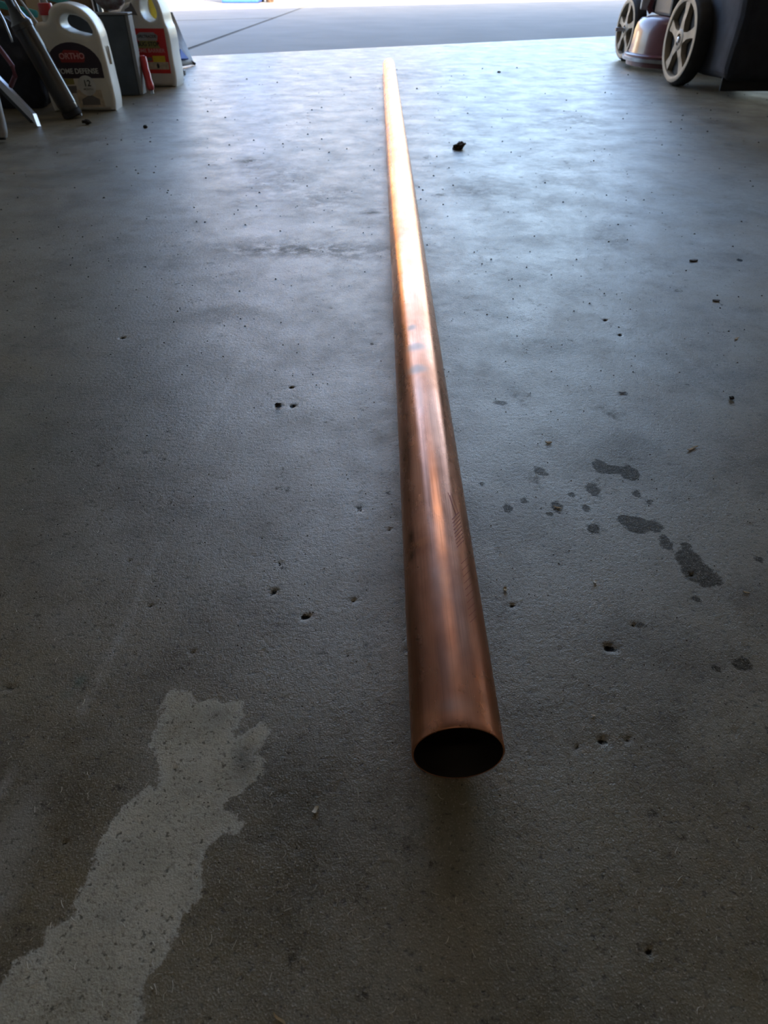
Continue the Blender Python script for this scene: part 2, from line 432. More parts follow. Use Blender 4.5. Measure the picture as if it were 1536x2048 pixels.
pit = [(1218,1296,9,6),(1231,1301,7,3),(548,1183,6,4),(544,1186,3,4),(705,1201,4,3),(611,1233,8,4),(606,1236,3,3),(1205,1483,9,5),(1253,1481,5,3),
 (1165,1490,3,2),(1297,1905,8,7),(20,1378,5,4),(810,1298,3,2),(1025,1212,4,2),(1362,1248,4,2),(585,812,5,3),(557,812,6,3),(1210,640,4,2),
 (1240,670,4,2),(719,1017,3,8),(245,676,5,2),(875,1212,3,2),(1265,1250,3,2),(1480,520,7,3),(583,775,4,2),(780,1060,3,2),(1385,1150,3,2)]
for _ in range(60):
    pit.append((random.uniform(0, 1536), random.uniform(1000, 2040), random.uniform(1.2, 2.8), random.uniform(1, 2.4)))
attrs = {
 'patch': poly_sdf(patch), 'oil': ell_sdf(oil), 'pit': ell_sdf(pit),
 'patch_dark': blob([(487,1520,22,38,1),(430,1430,28,16,.6),(385,1582,18,12,.35),(250,1700,60,30,.3),(215,1830,40,25,.4)]),
 'worn': blob([(560,950,420,160,.7),(230,1070,150,90,.9),(450,1000,320,180,.7),(150,1240,80,60,.5),(25,1690,45,110,.9),(10,1570,14,35,.9),(0,1800,40,60,.7),(620,1290,60,40,.35),(1180,1100,330,170,.45),(700,1100,220,160,.4)]),  # soft wear zones that also put the mid-floor reflection into the colour
 'streak': np.maximum(line_mask([(498,690),(450,790),(400,880)], [.006, .006])*.8, line_mask([(320,1090),(262,1230),(205,1345),(165,1420)], [.004]*3)*.8)
   + line_mask([(1335,680),(1450,790)], [.006])*.45 + line_mask([(425,1200),(480,1245)], [.0014])*.7 + line_mask([(110,360),(150,480)], [.01])*.3,
 'scuff': blob([(600,500,190,14,.8),(640,400,80,30,.45),(500,322,30,5,1),(560,350,90,40,.35),(840,620,60,30,.3),(1230,480,40,18,.5),(950,380,60,20,.45),(820,150,30,8,.4),(880,190,30,5,.5),(690,510,90,12,.7),(880,390,18,4,1),(740,425,25,4,.9),(480,620,60,12,.35),(330,520,60,14,.35),(1150,240,60,12,.5)]),
 'teal': blob([(160,1362,10,12,1),(130,1390,14,10,.3)]),
}
me = bpy.data.meshes.new('floor')
idx = np.arange(nr*nc).reshape(nr, nc)
quads = np.stack([idx[:-1, :-1], idx[:-1, 1:], idx[1:, 1:], idx[1:, :-1]], -1).reshape(-1, 4)
Z = np.zeros(len(P2))
co = np.column_stack([P2, Z])
pd = attrs['pit']; co[:, 2] -= np.clip((.0006-pd)/.0012, 0, 1)*.0018
# solid slab: add the underside
base = len(co); rimv = np.concatenate([idx[0, :], idx[1:, -1], idx[-1, -2::-1], idx[-2:0:-1, 0]])
low = co[rimv].copy(); low[:, 2] = -.12
co = np.vstack([co, low]); k = len(rimv)
side = [(int(rimv[i]), int(base+i), int(base+(i+1) % k), int(rimv[(i+1) % k])) for i in range(k)]
nq = len(quads); faces_n = nq + k + 1
me.vertices.add(len(co)); me.vertices.foreach_set('co', co.ravel())
loops = np.concatenate([quads.ravel(), np.array(side).ravel(), np.arange(base, base+k)[::-1]])
me.loops.add(len(loops)); me.loops.foreach_set('vertex_index', loops.astype(np.int32))
me.polygons.add(faces_n)
starts = np.concatenate([np.arange(nq+k)*4, [4*(nq+k)]])
me.polygons.foreach_set('loop_start', starts.astype(np.int32))
me.update(calc_edges=True); me.validate()
for nm, v in attrs.items():
    a = me.attributes.new(nm, 'FLOAT', 'POINT')
    a.data.foreach_set('value', np.concatenate([v, np.full(k, 0.0 if nm in ('patch_dark', 'worn', 'streak', 'scuff', 'teal') else 1.0)]).astype(np.float32))
fo = bpy.data.objects.new('floor', me); COL.objects.link(fo); me.materials.append(M['floor']); tag(fo, kind='structure')

# ---------------------------------------------------------------- the shell of the garage
HC = 2.75
def ln(x, off=0): p = Vector((x, yedge(x), 0)) + n*off; return (p.x, p.y)
XJL = at(322, 118).x - .02                     # left door jamb
XJR = 3.9
def st(name, bm, m, **k): o = obj(name, bm, m, **k); tag(o, kind='structure'); return o
WL = -1.50
st('wall_left', prism([(WL-.12, YB), (WL, YB), ln(WL, -.0), ln(WL-.12, -.0)], -.12, HC), M['wall'])
st('wall_right', prism([(XR, YB), (XR+.12, YB), ln(XR+.12), ln(XR)], -.12, HC), M['wall'])
st('wall_back', prism([(WL-.12, YB-.12), (XR+.12, YB-.12), (XR+.12, YB), (WL-.12, YB)], -.12, HC), M['wall'])
st('ceiling', prism([(WL-.12, YB-.12), (XR+.12, YB-.12), ln(XR+.12), ln(WL-.12)], HC, HC+.12), M['ceil'])
st('wall_front', prism([ln(-7), ln(XJL), ln(XJL, .15), ln(-7, .15)], -.12, HC+.12), M['stucco'])
st('wall_front', prism([ln(XJR), ln(11), ln(11, .15), ln(XJR, .15)], -.12, HC+.12), M['stucco'])
st('trim_1', prism([ln(XJL), ln(XJR), ln(XJR, .15), ln(XJL, .15)], 2.38, HC+.12), M['stucco'])
# two unseen tube lights added on the ceiling to lift the dim interior
for lx_, ly_ in ((-.4, -.9), (.3, 3.5)):
    cl = thing('added_ceiling_light', 'added long white fill light on the ceiling ' + ('behind the camera' if lx_ < 0 else 'above the far half of the pipe'), 'light', (lx_, ly_, HC-.06))
    obj('housing', box(-.62, .62, -.09, .09, .0, .058, .006), M['lab_white'], cl)
    ld = bpy.data.lights.new('tube', 'AREA'); ld.shape = 'RECTANGLE'; ld.size = 1.2; ld.size_y = .14; ld.energy = FILL_LAMP*(.75 if lx_ < 0 else 2.3); ld.color = (1, .80, .55)
    lo2 = bpy.data.objects.new('tube', ld); COL.objects.link(lo2); lo2.parent = cl; lo2.location = (0, 0, -.004)
# pitched roof with an overhanging eave; its edge throws the shade on the driveway
SH = [at(360, 17), at(1080, 0)]
dsh = ((Vector(SH[0])+Vector(SH[1]))/2 - LA).dot(n)
OV = .5; EZ = (dsh-OV)*math.tan(SUN_EL)
print('shade distance', dsh, 'eave height', EZ, 'jamb', XJL, 'LA', LA, 'LB', LB, 'skew', math.degrees(math.atan2(u.y, u.x)))
b = bmesh.new()
ra = [ln(-7.5, OV), ln(11.5, OV), ln(11.5, -8), ln(-7.5, -8)]
zz = [EZ-.15, EZ-.15, EZ+1.2, EZ+1.2]
lo = [b.verts.new((p[0], p[1], z)) for p, z in zip(ra, zz)]; hi = [b.verts.new((p[0], p[1], z+.15)) for p, z in zip(ra, zz)]
b.faces.new(lo[::-1]); b.faces.new(hi)
for i in range(4): b.faces.new((lo[i], lo[(i+1) % 4], hi[(i+1) % 4], hi[i]))
st('trim_2', b, M['roof'])
st('wall_upper', prism([ln(-7.2), ln(11.2), ln(11.2, .14), ln(-7.2, .14)], HC+.12, max(EZ-.1, HC+.2)), M['stucco'])

# ---------------------------------------------------------------- the driveway: slabs with open joints
DZ = -.02
st('ground', prism([(-40, -20), (60, -20), (60, 60), (-40, 60)], -.6, -.14), M['soil'])
J1a, J1b = at(398, 90, DZ), at(598, 18, DZ)
d1 = (J1b-J1a).normalized(); s1 = Vector((d1.y, -d1.x, 0))
def on1(p): return J1a + d1*((p-J1a).dot(d1))
def hit(p, d, q, e):     # intersection of two ground lines
    den = d.x*e.y-d.y*e.x; t = ((q.x-p.x)*e.y-(q.y-p.y)*e.x)/den; return p + d*t
J2a, J2b = at(356, 41, DZ), at(547, 36, DZ); d2 = (J2b-J2a).normalized()
G = .012
edge0 = Vector((LA.x, LA.y, 0)) + n*.012
K = hit(J1a, d1, J2a, d2)
def off_line(p, d, o): return p + Vector((-d.y, d.x, 0))*o
drive = thing('driveway', None, None); tag(drive, kind='structure')
F0 = hit(off_line(J1a, d1, -G), d1, edge0, u); FEND = 10.8
farp = edge0 + n*FEND
F1 = hit(off_line(J1a, d1, -G), d1, farp, u)
R0 = hit(Vector((9, 0, 0)), Vector((0, 1, 0)), edge0, u); R1 = hit(Vector((9, 0, 0)), Vector((0, 1, 0)), farp, u)
obj('slab', prism([F0, R0, R1, F1], -.14, DZ, .006), M['drive'], drive)
A0 = hit(off_line(J1a, d1, G), d1, edge0, u); A1 = hit(off_line(J1a, d1, G), d1, off_line(J2a, d2, -G), d2)
L0 = hit(Vector((-6, 0, 0)), Vector((0, 1, 0)), edge0, u); L1 = hit(Vector((-6, 0, 0)), Vector((0, 1, 0)), off_line(J2a, d2, -G), d2)
obj('slab', prism([L0, A0, A1, L1], -.14, DZ, .006), M['drive'], drive)
B0 = hit(off_line(J1a, d1, G), d1, off_line(J2a, d2, G), d2); B1 = hit(off_line(J1a, d1, G), d1, farp, u)
M0 = hit(Vector((-6, 0, 0)), Vector((0, 1, 0)), off_line(J2a, d2, G), d2); M1 = hit(Vector((-6, 0, 0)), Vector((0, 1, 0)), farp, u)
obj('slab', prism([M0, B0, B1, M1], -.14, DZ, .006), M['drive'], drive)
q0 = edge0 + n*FEND
def quad(a0, a1, f0, f1, z0, z1, m, name): return st(name, prism([q0+u*a0+n*f0, q0+u*a1+n*f0, q0+u*a1+n*f1, q0+u*a0+n*f1], z0, z1), m)
quad(-25, 35, 0.02, 1.6, -.14, DZ, M['drive'], 'sidewalk')
quad(-25, 35, 1.6, 8.5, -.14, -.10, M['asphalt'], 'street')
quad(-25, 35, 8.5, 30, -.14, DZ, M['grass'], 'lawn')

# unseen house added across the street for warm reflections on pipe and floor
hr = math.atan2(u.y, u.x)
hc = q0 + n*10.5
hs = thing('added_neighbour_house', 'added, unseen tan stucco house standing across the street, facing the open garage', 'house', (hc.x, hc.y, -.02), hr)
obj('wall', box(-9, 14, 0, 6, 0, 5.0), M['stucco2'], hs)
b = bmesh.new()
vs = [b.verts.new(p) for p in ((-9.4, -.4, 5.0), (14.4, -.4, 5.0), (14.4, 6.4, 5.0), (-9.4, 6.4, 5.0), (-6.5, 3, 6.0), (11.5, 3, 6.0))]
for f in ((0, 1, 2, 3), (0, 1, 5, 4), (1, 2, 5), (2, 3, 4, 5), (3, 0, 4)): b.faces.new([vs[i] for i in f])
obj('roof', b, M['roof'], hs)
gd = obj('garage_door', box(-3.5, 1.5, -.05, .05, .0, 2.2, .02), M['lab_white'], hs)
for wx in (4, 8.5):
    wf = obj('window', box(wx, wx+1.6, -.05, .04, 1.0, 2.2, .02), M['lab_white'], hs)
    obj('pane', box(wx+.1, wx+1.5, -.07, -.04, 1.1, 2.1), M['darkgrey'], wf)

# ---------------------------------------------------------------- the copper pipe
h_ = CH; D = .1514*h_/(1+.0757); R = D/2
N0, N1 = at(916.5, 1508, R), at(777.5, 131, R)
ax = (N1-N0).normalized(); LEN = (N1-N0).length
print('pipe D', D, 'len', LEN)
side_ = ax.cross(Vector((0, 0, 1))).normalized(); upv = Vector((0, 0, 1))
ss = np.concatenate([np.array([0, .0006]), np.arange(.004, 1.1, .004), np.arange(1.1, LEN-.002, .012), [LEN-.0006, LEN]])
SEG = 96
cov = []; infos = []
def wob(s, a): return 1 + .0025*mnoise.noise(Vector((s*4, math.cos(a)*.6, math.sin(a)*.6)))
wall_t = .0013
for si, s in enumerate(ss):
    for k_ in range(SEG):
        a = 2*math.pi*k_/SEG
        r_ = R*wob(s, a) if s > .02 else R*(wob(s, a)+.0)
        if si in (0, len(ss)-1): r_ -= .0003
        cov.append((math.cos(a)*r_, s, math.sin(a)*r_)); infos.append((s, a))
nout = len(cov); si2 = [0, .0006, .05, .2, .6, 1.2, 2.0, LEN-.001, LEN]
for s in si2:
    for k_ in range(SEG):
        a = 2*math.pi*k_/SEG; r_ = (R-wall_t); 
        if s in (0, LEN): r_ += .0002
        cov.append((math.cos(a)*r_, s, math.sin(a)*r_)); infos.append((s, a))
fs = []; mi = []
for i in range(len(ss)-1):
    for k_ in range(SEG):
        k2 = (k_+1) % SEG; fs.append((i*SEG+k_, (i+1)*SEG+k_, (i+1)*SEG+k2, i*SEG+k2)); mi.append(0)
for i in range(len(si2)-1):
    for k_ in range(SEG):
        k2 = (k_+1) % SEG; fs.append((nout+i*SEG+k_, nout+i*SEG+k2, nout+(i+1)*SEG+k2, nout+(i+1)*SEG+k_)); mi.append(1)
lo_, li_ = (len(ss)-1)*SEG, nout+(len(si2)-1)*SEG
for k_ in range(SEG):
    k2 = (k_+1) % SEG
    fs.append((k_, k2, nout+k2, nout+k_)); mi.append(0)
    fs.append((lo_+k_, li_+k_, li_+k2, lo_+k2)); mi.append(0)
pm_ = bpy.data.meshes.new('copper_pipe'); pm_.from_pydata(cov, [], fs); pm_.update()
pm_.materials.append(M['copper']); pm_.materials.append(M['copper_in_shade'])
pm_.polygons.foreach_set('material_index', mi)
for f in pm_.polygons: f.use_smooth = True
pm_.set_sharp_from_angle(angle=math.radians(35))
pipe = bpy.data.objects.new('copper_pipe', pm_); COL.objects.link(pipe)
rotm = Matrix((side_, ax, upv)).transposed().to_4x4()
base_p = Vector((N0.x, N0.y, R+.0002))
pipe.matrix_world = Matrix.Translation(base_p) @ rotm
tag(pipe, 'long shiny copper pipe lying on the garage floor, open round end towards the camera', 'pipe')
def pipe_hit(px, py):
    d = rotm.inverted() @ ray(px, py); o = rotm.inverted() @ (Vector((0, 0, CH))-base_p)
    A = d.x**2+d.z**2; B = 2*(o.x*d.x+o.z*d.z); C = o.x**2+o.z**2-R*R; disc = max(B*B-4*A*C, 0)
    t = (-B-math.sqrt(disc))/(2*A); q = o+d*t; return q.y, math.atan2(q.z, q.x)
inf = np.array(infos); outer = np.arange(len(inf)) < nout
def pblob(items):
    out = np.zeros(len(inf))
    for px, py, rs, ra_, amp, pw in items:       # rs metres along, ra_ metres round
        s0, a0 = pipe_hit(px, py); da = (inf[:, 1]-a0+math.pi) % (2*math.pi)-math.pi
        q = ((inf[:, 0]-s0)/rs)**2+(da*R/ra_)**2; out = np.maximum(out, amp*np.exp(-q**pw))
    return np.where(outer, out, 0)
tarn = pblob([(822,1075,.010,.004,.85,1),(823,1112,.006,.003,.8,1),(826,1095,.012,.006,.4,1),(940,1140,.025,.006,.45,1),(955,1230,.04,.010,.35,1),
   (893,800,.02,.003,.5,1),(885,790,.012,.002,.6,1),(875,1265,.03,.006,.3,1),(835,1330,.05,.012,.45,1),(820,1250,.05,.010,.4,1),(905,1452,.004,.010,.75,1),
   (930,1400,.006,.004,.3,1),(960,1420,.01,.004,.4,1),(812,900,.03,.006,.45,1),(800,760,.05,.006,.4,1),(925,1377,.0012,.014,.6,1.5),(965,1395,.004,.003,.5,1),
   (876,989,.0012,.0007,1,2),(817,1001,.001,.001,.8,2)])
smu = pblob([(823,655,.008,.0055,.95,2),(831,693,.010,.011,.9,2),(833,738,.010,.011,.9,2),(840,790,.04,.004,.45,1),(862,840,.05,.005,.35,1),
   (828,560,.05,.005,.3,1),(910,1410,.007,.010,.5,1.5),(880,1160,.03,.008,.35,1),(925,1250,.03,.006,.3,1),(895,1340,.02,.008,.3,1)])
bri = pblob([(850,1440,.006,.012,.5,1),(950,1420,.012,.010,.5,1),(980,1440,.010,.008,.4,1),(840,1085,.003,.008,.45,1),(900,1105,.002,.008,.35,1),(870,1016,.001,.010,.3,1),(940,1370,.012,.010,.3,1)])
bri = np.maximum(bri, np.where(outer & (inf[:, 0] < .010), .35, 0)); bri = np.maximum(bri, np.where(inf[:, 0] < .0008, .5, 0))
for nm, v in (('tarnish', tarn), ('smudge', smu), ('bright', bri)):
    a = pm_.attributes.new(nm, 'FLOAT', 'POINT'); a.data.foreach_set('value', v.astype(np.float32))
# faint printed marking along the right flank: short slanted strokes and a row of small characters
bm = bmesh.new()
def stroke(px0, py0, px1, py1, w):
    s0, a0 = pipe_hit(px0, py0); s1_, a1 = pipe_hit(px1, py1); nn = 4; pr = None
    for i in range(nn+1):
        t = i/nn; s = s0+(s1_-s0)*t; a = a0+(a1-a0)*t; dx = Vector(((a1-a0)*R, s1_-s0)).normalized()
        row = []
        for sg in (-1, 1):
            aa = a + sg*w/2*dx.y/R; s2 = s - sg*w/2*dx.x; r_ = R*1.0028+.00012
            row.append(bm.verts.new((math.cos(aa)*r_, s2, math.sin(aa)*r_)))
        if pr: bm.faces.new((pr[0], pr[1], row[1], row[0]))
        pr = row
for i in range(9):
    y = 1030+i*7; x = 904+i*1.2; stroke(x, y+9, x+14, y-6, .0005)
for i in range(10):
    y = 1120+i*13; x = 922+i*2.0; stroke(x, y+8, x+13, y-5, .0004)
stroke(896, 985, 912, 1030, .0004); stroke(902, 985, 917, 1028, .0003); stroke(900, 990, 905, 1010, .0003)
mk = obj('printed_marking', bm, M['ink_purple'], pipe); mk['label'] = 'faint dark printed strokes on the flank of the pipe'

# ---------------------------------------------------------------- jugs
def jug(name, label, loc, rz, w, hgt, dep, m, hole, outline, capx, caph, capr, capw):
    t = thing(name, label, 'jug', loc, rz)
    me = curve_mesh([outline, hole], dep/2-.014, .014)
    zs = [v.co.z for v in me.vertices]; me.transform(Matrix.Translation((0, 0, -min(zs)*0)))
    body = smooth_me(obj('body', me, m, t))
    obj('neck', lathe([(capr*.85, caph-.035), (capr*.85, caph), (capr*.7, caph+.002)], 24, c=(capx, 0, 0)), m, t, True)
    prof = [(capr, caph-.008), (capr*1.03, caph-.004), (capr*1.0, caph+capw*.85), (capr*.9, caph+capw), (.002, caph+capw)]
    obj('cap', lathe(prof, 28, c=(capx, 0, 0)), M['red'], t, True)
    return t, -dep/2-.0004
# first jug, dark arched label
b1 = at(232, 222)
w = .205; z1 = .288; d1_ = .105
out1 = [(-.1, .0), (-.06, -.0), (.0, .0), (.06, .0), (.1, .0), (.104, .03), (.103, .10), (.100, .17), (.094, .222), (.070, .262), (.030, .283), (-.012, .284),
        (-.038, .268), (-.048, .247), (-.06, .238), (-.085, .236), (-.098, .215), (-.103, .16), (-.104, .08), (-.104, .03)]
out1 = [(-.1, .0, 1), (.1, .0, 1)] + out1[5:]
hole1 = [(-.014, .232), (-.006, .252), (.028, .256), (.062, .242), (.078, .222), (.072, .205), (.035, .207), (.005, .216)]
jr = math.radians(4)
c1 = Vector((b1.x, b1.y, 0)) + Matrix.Rotation(jr, 3, 'Z') @ Vector((-.1, .0525, 0))
j1, fy = jug('weed_killer_jug', 'white plastic jug with dark arched label and red cap beside the leaning tube', c1, jr, w, z1, d1_, M['white_plastic'], hole1, out1, -.060, .262, .021, .022)
arch = [(-.083, .092)] + [(-.083+.0, .12)] + [(.002+.085*math.cos(a), .12+.068*math.sin(a)) for a in np.linspace(math.pi*.95, .05*math.pi, 14)] + [(.086, .092)]
lb = obj('front_label', xzprism(arch, fy-.0004, fy+.002), M['lab_dark'], j1)
lg = obj('logo_shape', xzprism([(-.036, .135), (.034, .135), (.04, .148), (.022, .166), (-.02, .168), (-.04, .15)], fy-.0009, fy), M['lab_logo'], lb)
text('lettering', 'ORTHO', .022, 0, .151, fy-.0012, M['lab_pink'], lb)
text('lettering', 'HOME DEFENSE', .0195, .006, .111, fy-.0009, M['lab_white'], lb, sx=.95)
obj('yellow_band', xzprism([(-.083, .074), (-.012, .076), (-.012, .092), (-.083, .09)], fy-.0006, fy+.001), M['lab_olive'], j1)
obj('grey_band', xzprism([(-.083, .05), (-.01, .052), (-.008, .072), (-.083, .07)], fy-.0006, fy+.001), M['lab_grey'], j1)
obj('lower_panel', xzprism([(-.012, .012), (.07, .012), (.066, .06), (-.012, .06)], fy-.0006, fy+.001), M['lab_tan'], j1)
obj('house_picture', xzprism([(.0, .018), (.056, .018), (.056, .034), (.03, .048), (.0, .034)], fy-.001, fy), M['lab_grey'], j1)
rd = lathe([(.028, 0), (.028, .001)], 28, 'Y', (.026, fy-.0014, .072))
rd_ = obj('round_seal', rd, M['lab_white'], j1)
text('lettering', '12', .024, .028, .078, fy-.0018, M['ink'], rd_)
text('lettering', 'MONTH', .008, .028, .062, fy-.0018, M['lab_grey'], rd_)
obj('molded_clip', box(.1025, .108, -.006, .008, .125, .175, .002), M['white_plastic'], j1)
# second jug, red label
b2 = at(352, 174)
out2 = [(-.088, 0, 1), (.088, 0, 1), (.092, .02), (.092, .10), (.09, .185), (.083, .205), (.078, .24), (.062, .285), (.03, .31), (-.004, .305), (-.02, .285), (-.03, .272), (-.056, .262), (-.08, .235), (-.09, .19), (-.092, .1), (-.092, .02)]
hole2 = [(.004, .222), (-.004, .25), (.01, .282), (.034, .286), (.052, .258), (.056, .226), (.04, .21), (.02, .21)]
jr2 = math.radians(-3)
c2 = Vector((b2.x, b2.y, 0)) + Matrix.Rotation(jr2, 3, 'Z') @ Vector((-.088, .06, 0))
j2, fy = jug('insect_killer_jug', 'white plastic jug with bright red label nearest the garage opening', c2, jr2, .18, .3, .12, M['cream_plastic'], hole2, out2, -.052, .29, .026, .024)
lb = obj('front_label', xzprism([(-.066, .045), (.078, .045), (.078, .188), (-.066, .188)], fy-.0004, fy+.002), M['lab_red'], j2)
obj('logo_shape', xzprism([(-.03, .15), (.045, .15), (.05, .166), (.035, .176), (-.018, .176), (-.034, .166)], fy-.0008, fy), M['palegrey'], lb)
text('lettering', 'SPECTRACIDE', .0125, .008, .163, fy-.0012, M['ink'], lb, sx=.9)
obj('yellow_band', xzprism([(-.036, .126), (.052, .126), (.04, .15), (-.024, .15)], fy-.0008, fy), M['lab_olive'], lb)
text('lettering', 'BUG STOP', .019, .008, .139, fy-.0012, M['ink'], lb, sx=.95)
text('lettering', 'HOME BARRIER', .017, .008, .118, fy-.0009, M['lab_pink'], lb, sx=1.02)
obj('grey_band', xzprism([(-.04, .086), (.012, .086), (.012, .097), (-.04, .097)], fy-.0008, fy), M['lab_grey'], lb)
obj('price_tag', xzprism([(.016, .082), (.064, .082), (.064, .102), (.016, .102)], fy-.001, fy), M['lab_yellow'], lb)
pn = obj('picture_panel', xzprism([(-.05, .058), (.074, .058), (.074, .082), (-.05, .082)], fy-.0007, fy), M['lab_tan'], lb)
for bx_ in (-.024, .032): obj('insect_picture', xzprism([(bx_-.004, .062), (bx_+.004, .062), (bx_+.005, .072), (bx_, .08), (bx_-.005, .072)], fy-.0011, fy-.0004), M['ink'], pn)
obj('small_sticker', xzprism([(-.08, .196), (-.042, .196), (-.042, .212), (-.08, .212)], fy-.0005, fy+.002), M['lab_olive'], j2)
hg = obj('hang_tag', xzprism([(-.062, .232), (-.012, .228), (-.03, .268), (-.038, .254), (-.056, .246)], fy-.003, fy-.001), M['lab_grey'], j2)
yb = thing('yellow_bottle', 'yellow and white object seen through the handle of the red-labelled jug', 'bottle', c2 + Vector((.012, .115, 0)))
obj('body', lathe([(.035, 0), (.037, .01), (.037, .17), (.028, .2), (.024, .21)], 24), M['lab_white'], yb, True)
obj('spray_head', lathe([(.024, .21), (.026, .215), (.026, .27), (.018, .285), (.008, .29)], 20), M['lab_yellow'], yb, True)

# red-handled tool leaning on the second jug
p0 = at(304, 189); p0.z = .014
p1 = atY(284, 113, p0.y+.045)
rt = thing('red_handled_scraper', 'red plastic tool handle leaning upright against the red-labelled jug', 'tool', (0, 0, 0))
dv = (p1-p0)
obj('handle', tube([p0+dv*t for t in (0, .04, .15, .3, .45, .6, .8, .96, 1)], [.009, .013, .0145, .0125, .014, .0125, .0145, .015, .011], 16), M['red'], rt, True)
obj('blade', beam(p0-dv.normalized()*.013+Vector((0, .004, .000)), p0+dv*.05+Vector((0, .004, 0)), .012, .002), M['steel'], rt)

# dark tall board box between the jugs
q1 = at(284, 191)
def top_h(bp, py):
    z = .0
    for _ in range(60):
        if proj((bp.x, bp.y, z))[1] < py: break
        z += .005
    return z
bh = top_h(q1, 31)
bx_ = thing('tall_dark_case', 'tall dark grey case with pale edge standing between the two white jugs', 'case', (q1.x, q1.y, 0), math.radians(2))
obj('body', box(-.215, -.008, 0, .06, .0, bh, .004), M['darkgrey'], bx_)
obj('edge_strip', box(-.0078, .004, .002, .06, .002, bh-.002, .002), M['edgegrey'], bx_)
obj('lid', box(-.217, .005, -.002, .062, bh, bh+.006, .002), M['edgegrey'], bx_)

# plastic-wrapped item and metal rods standing behind / on the dark case
wx = Vector((q1.x-.07, q1.y+.075, bh+.007))
fb = thing('wrapped_parts_bag', 'crumpled clear plastic bag of small parts lying on the dark case', 'bag', wx)
b = bmesh.new(); bmesh.ops.create_icosphere(b, subdivisions=4, radius=1)
for v in b.verts:
    q = v.co.copy(); f_ = 1+.22*mnoise.noise(q*2.3)+.12*mnoise.noise(q*6)
    v.co = Vector((q.x*.048*f_, q.y*.04*f_, (.037+q.z*.036*f_)))
mn = min(v.co.z for v in b.verts)
for v in b.verts: v.co.z -= mn
obj('wrap', b, M['film'], fb, True, 80)
for i, (dx, m_) in enumerate(((-.150, 'steel'), (-.168, 'darkgrey'), (-.187, 'cardboard'))):
    o = obj('metal_rod', beam((q1.x+dx, q1.y+.225+i*.012, 0), (q1.x+dx-.045, q1.y+.27, .78), .011, .011, .002), M[m_])
    tag(o, ['thin bare steel rod leaning behind the tall dark case', 'thin dark square rod leaning behind the tall dark case, left of the steel one', 'thin brown wooden stick leaning behind the tall dark case'][i], 'rod')

# silver bag with blue print leaning at the end of the row
g0, g1 = at(389, 131), at(362, 143)
sb = thing('silver_bag', 'flat silver bag with a blue print leaning at the end of the left row', 'bag', (0, 0, 0))
tp = atY(336, 25, g0.y+.10)
b = bmesh.new()
def thick_sheet(p, q, r_, s, th, bm=None, nn=10, amp=.004):
    b = bmesh.new(); nv = (q-p).cross(s-p).normalized(); rows = [[], []]
    for sd_ in (0, 1):
        for i in range(nn+1):
            for j in range(nn+1):
                a, c = i/nn, j/nn; pt = (p*(1-a)+q*a)*(1-c)+(s*(1-a)+r_*a)*c
                e = math.sin(math.pi*a)**.5*math.sin(math.pi*c)**.5
                rows[sd_].append(b.verts.new(pt+nv*((sd_-.5)*th*(.15+e))+nv*amp*mnoise.noise(pt*25)*e))
        for i in range(nn):
            for j in range(nn):
                k0 = i*(nn+1)+j; f = [rows[sd_][k] for k in (k0, k0+1, k0+nn+2, k0+nn+1)]
                b.faces.new(f if sd_ else f[::-1])
    br = [i*(nn+1) for i in range(nn+1)]+[nn*(nn+1)+j for j in range(1, nn+1)]+[i*(nn+1)+nn for i in range(nn-1, -1, -1)]+[j for j in range(nn-1, 0, -1)]
    for k in range(len(br)): a, c = br[k], br[(k+1) % len(br)]; b.faces.new((rows[0][a], rows[0][c], rows[1][c], rows[1][a]))
    return merge(bm, b)
pL = g1 + Vector((-.08, .02, .006)); pR = g0 + Vector((0, 0, .006))
obj('bag_body', thick_sheet(pL, pR, tp+Vector((.02, 0, 0)), tp+Vector((-.10, .02, 0)), .02), M['greybag'], sb, True, 70)
nb = (pR-pL).cross(tp-pL).normalized(); nb = nb if nb.y < 0 else -nb
tri = [pL.lerp(pR, .52).lerp(tp, .10), pL.lerp(pR, .80).lerp(tp, .08), pL.lerp(pR, .60).lerp(tp, .28)]
b = bmesh.new(); ff = [b.verts.new(p+nb*.0165) for p in tri]; bb = [b.verts.new(p+nb*.008) for p in tri]
b.faces.new(ff); b.faces.new(bb[::-1])
for i in range(3): b.faces.new((ff[i], ff[(i+1) % 3], bb[(i+1) % 3], bb[i]))
obj('blue_print', b, M['blue'], sb)
obj('black_corner', tube([pR+Vector((-.012, 0, .006)), pR+Vector((.006, -.002, .0))], [.010, .005], 10), M['black'], sb, True)
p = at(364, 150); o = obj('dark_block', box(-.016, .012, 0, .03, 0, .018, .003), M['black']); o.location = p
tag(o, 'small dark block on the floor behind the red-labelled jug', 'block')

# ---------------------------------------------------------------- left corner: leaning tube, bars, bag
t0 = at(143, 237); t1 = atY(37, 50, t0.y-.02)
dv = (t1-t0).normalized()
rr = .030
t0c = t0 + Vector((0, rr*.3, rr*.62))
tb = thing('leaning_canister', 'dark grey cylindrical tube leaning to the left of the first white jug', 'tube', (0, 0, 0))
Ln = (t1-t0c).length
ps = [t0c+dv*s for s in (0, .006, .02, .021, Ln*.5, Ln-.012, Ln-.011, Ln+.002, Ln+.01, Ln+.04)]
obj('body', tube(ps, [rr*.86, rr*.95, rr*.96, rr, rr, rr, rr*1.06, rr*1.06, rr*.8, rr*.45], 40), M['tube'], tb, True)
obj('foot_cap', tube([t0c+dv*(-.016), t0c+dv*(-.012), t0c+dv*.003], [rr*.8, rr*.98, rr*.98], 32), M['rubber'], tb, True)
obj('bolt', lathe([(.004, 0), (.005, .002), (.004, .006)], 12, 'X', tuple(t0c+dv*(-.004)+Vector((rr*.9, -.006, -.004)))), M['steel'], tb, True)
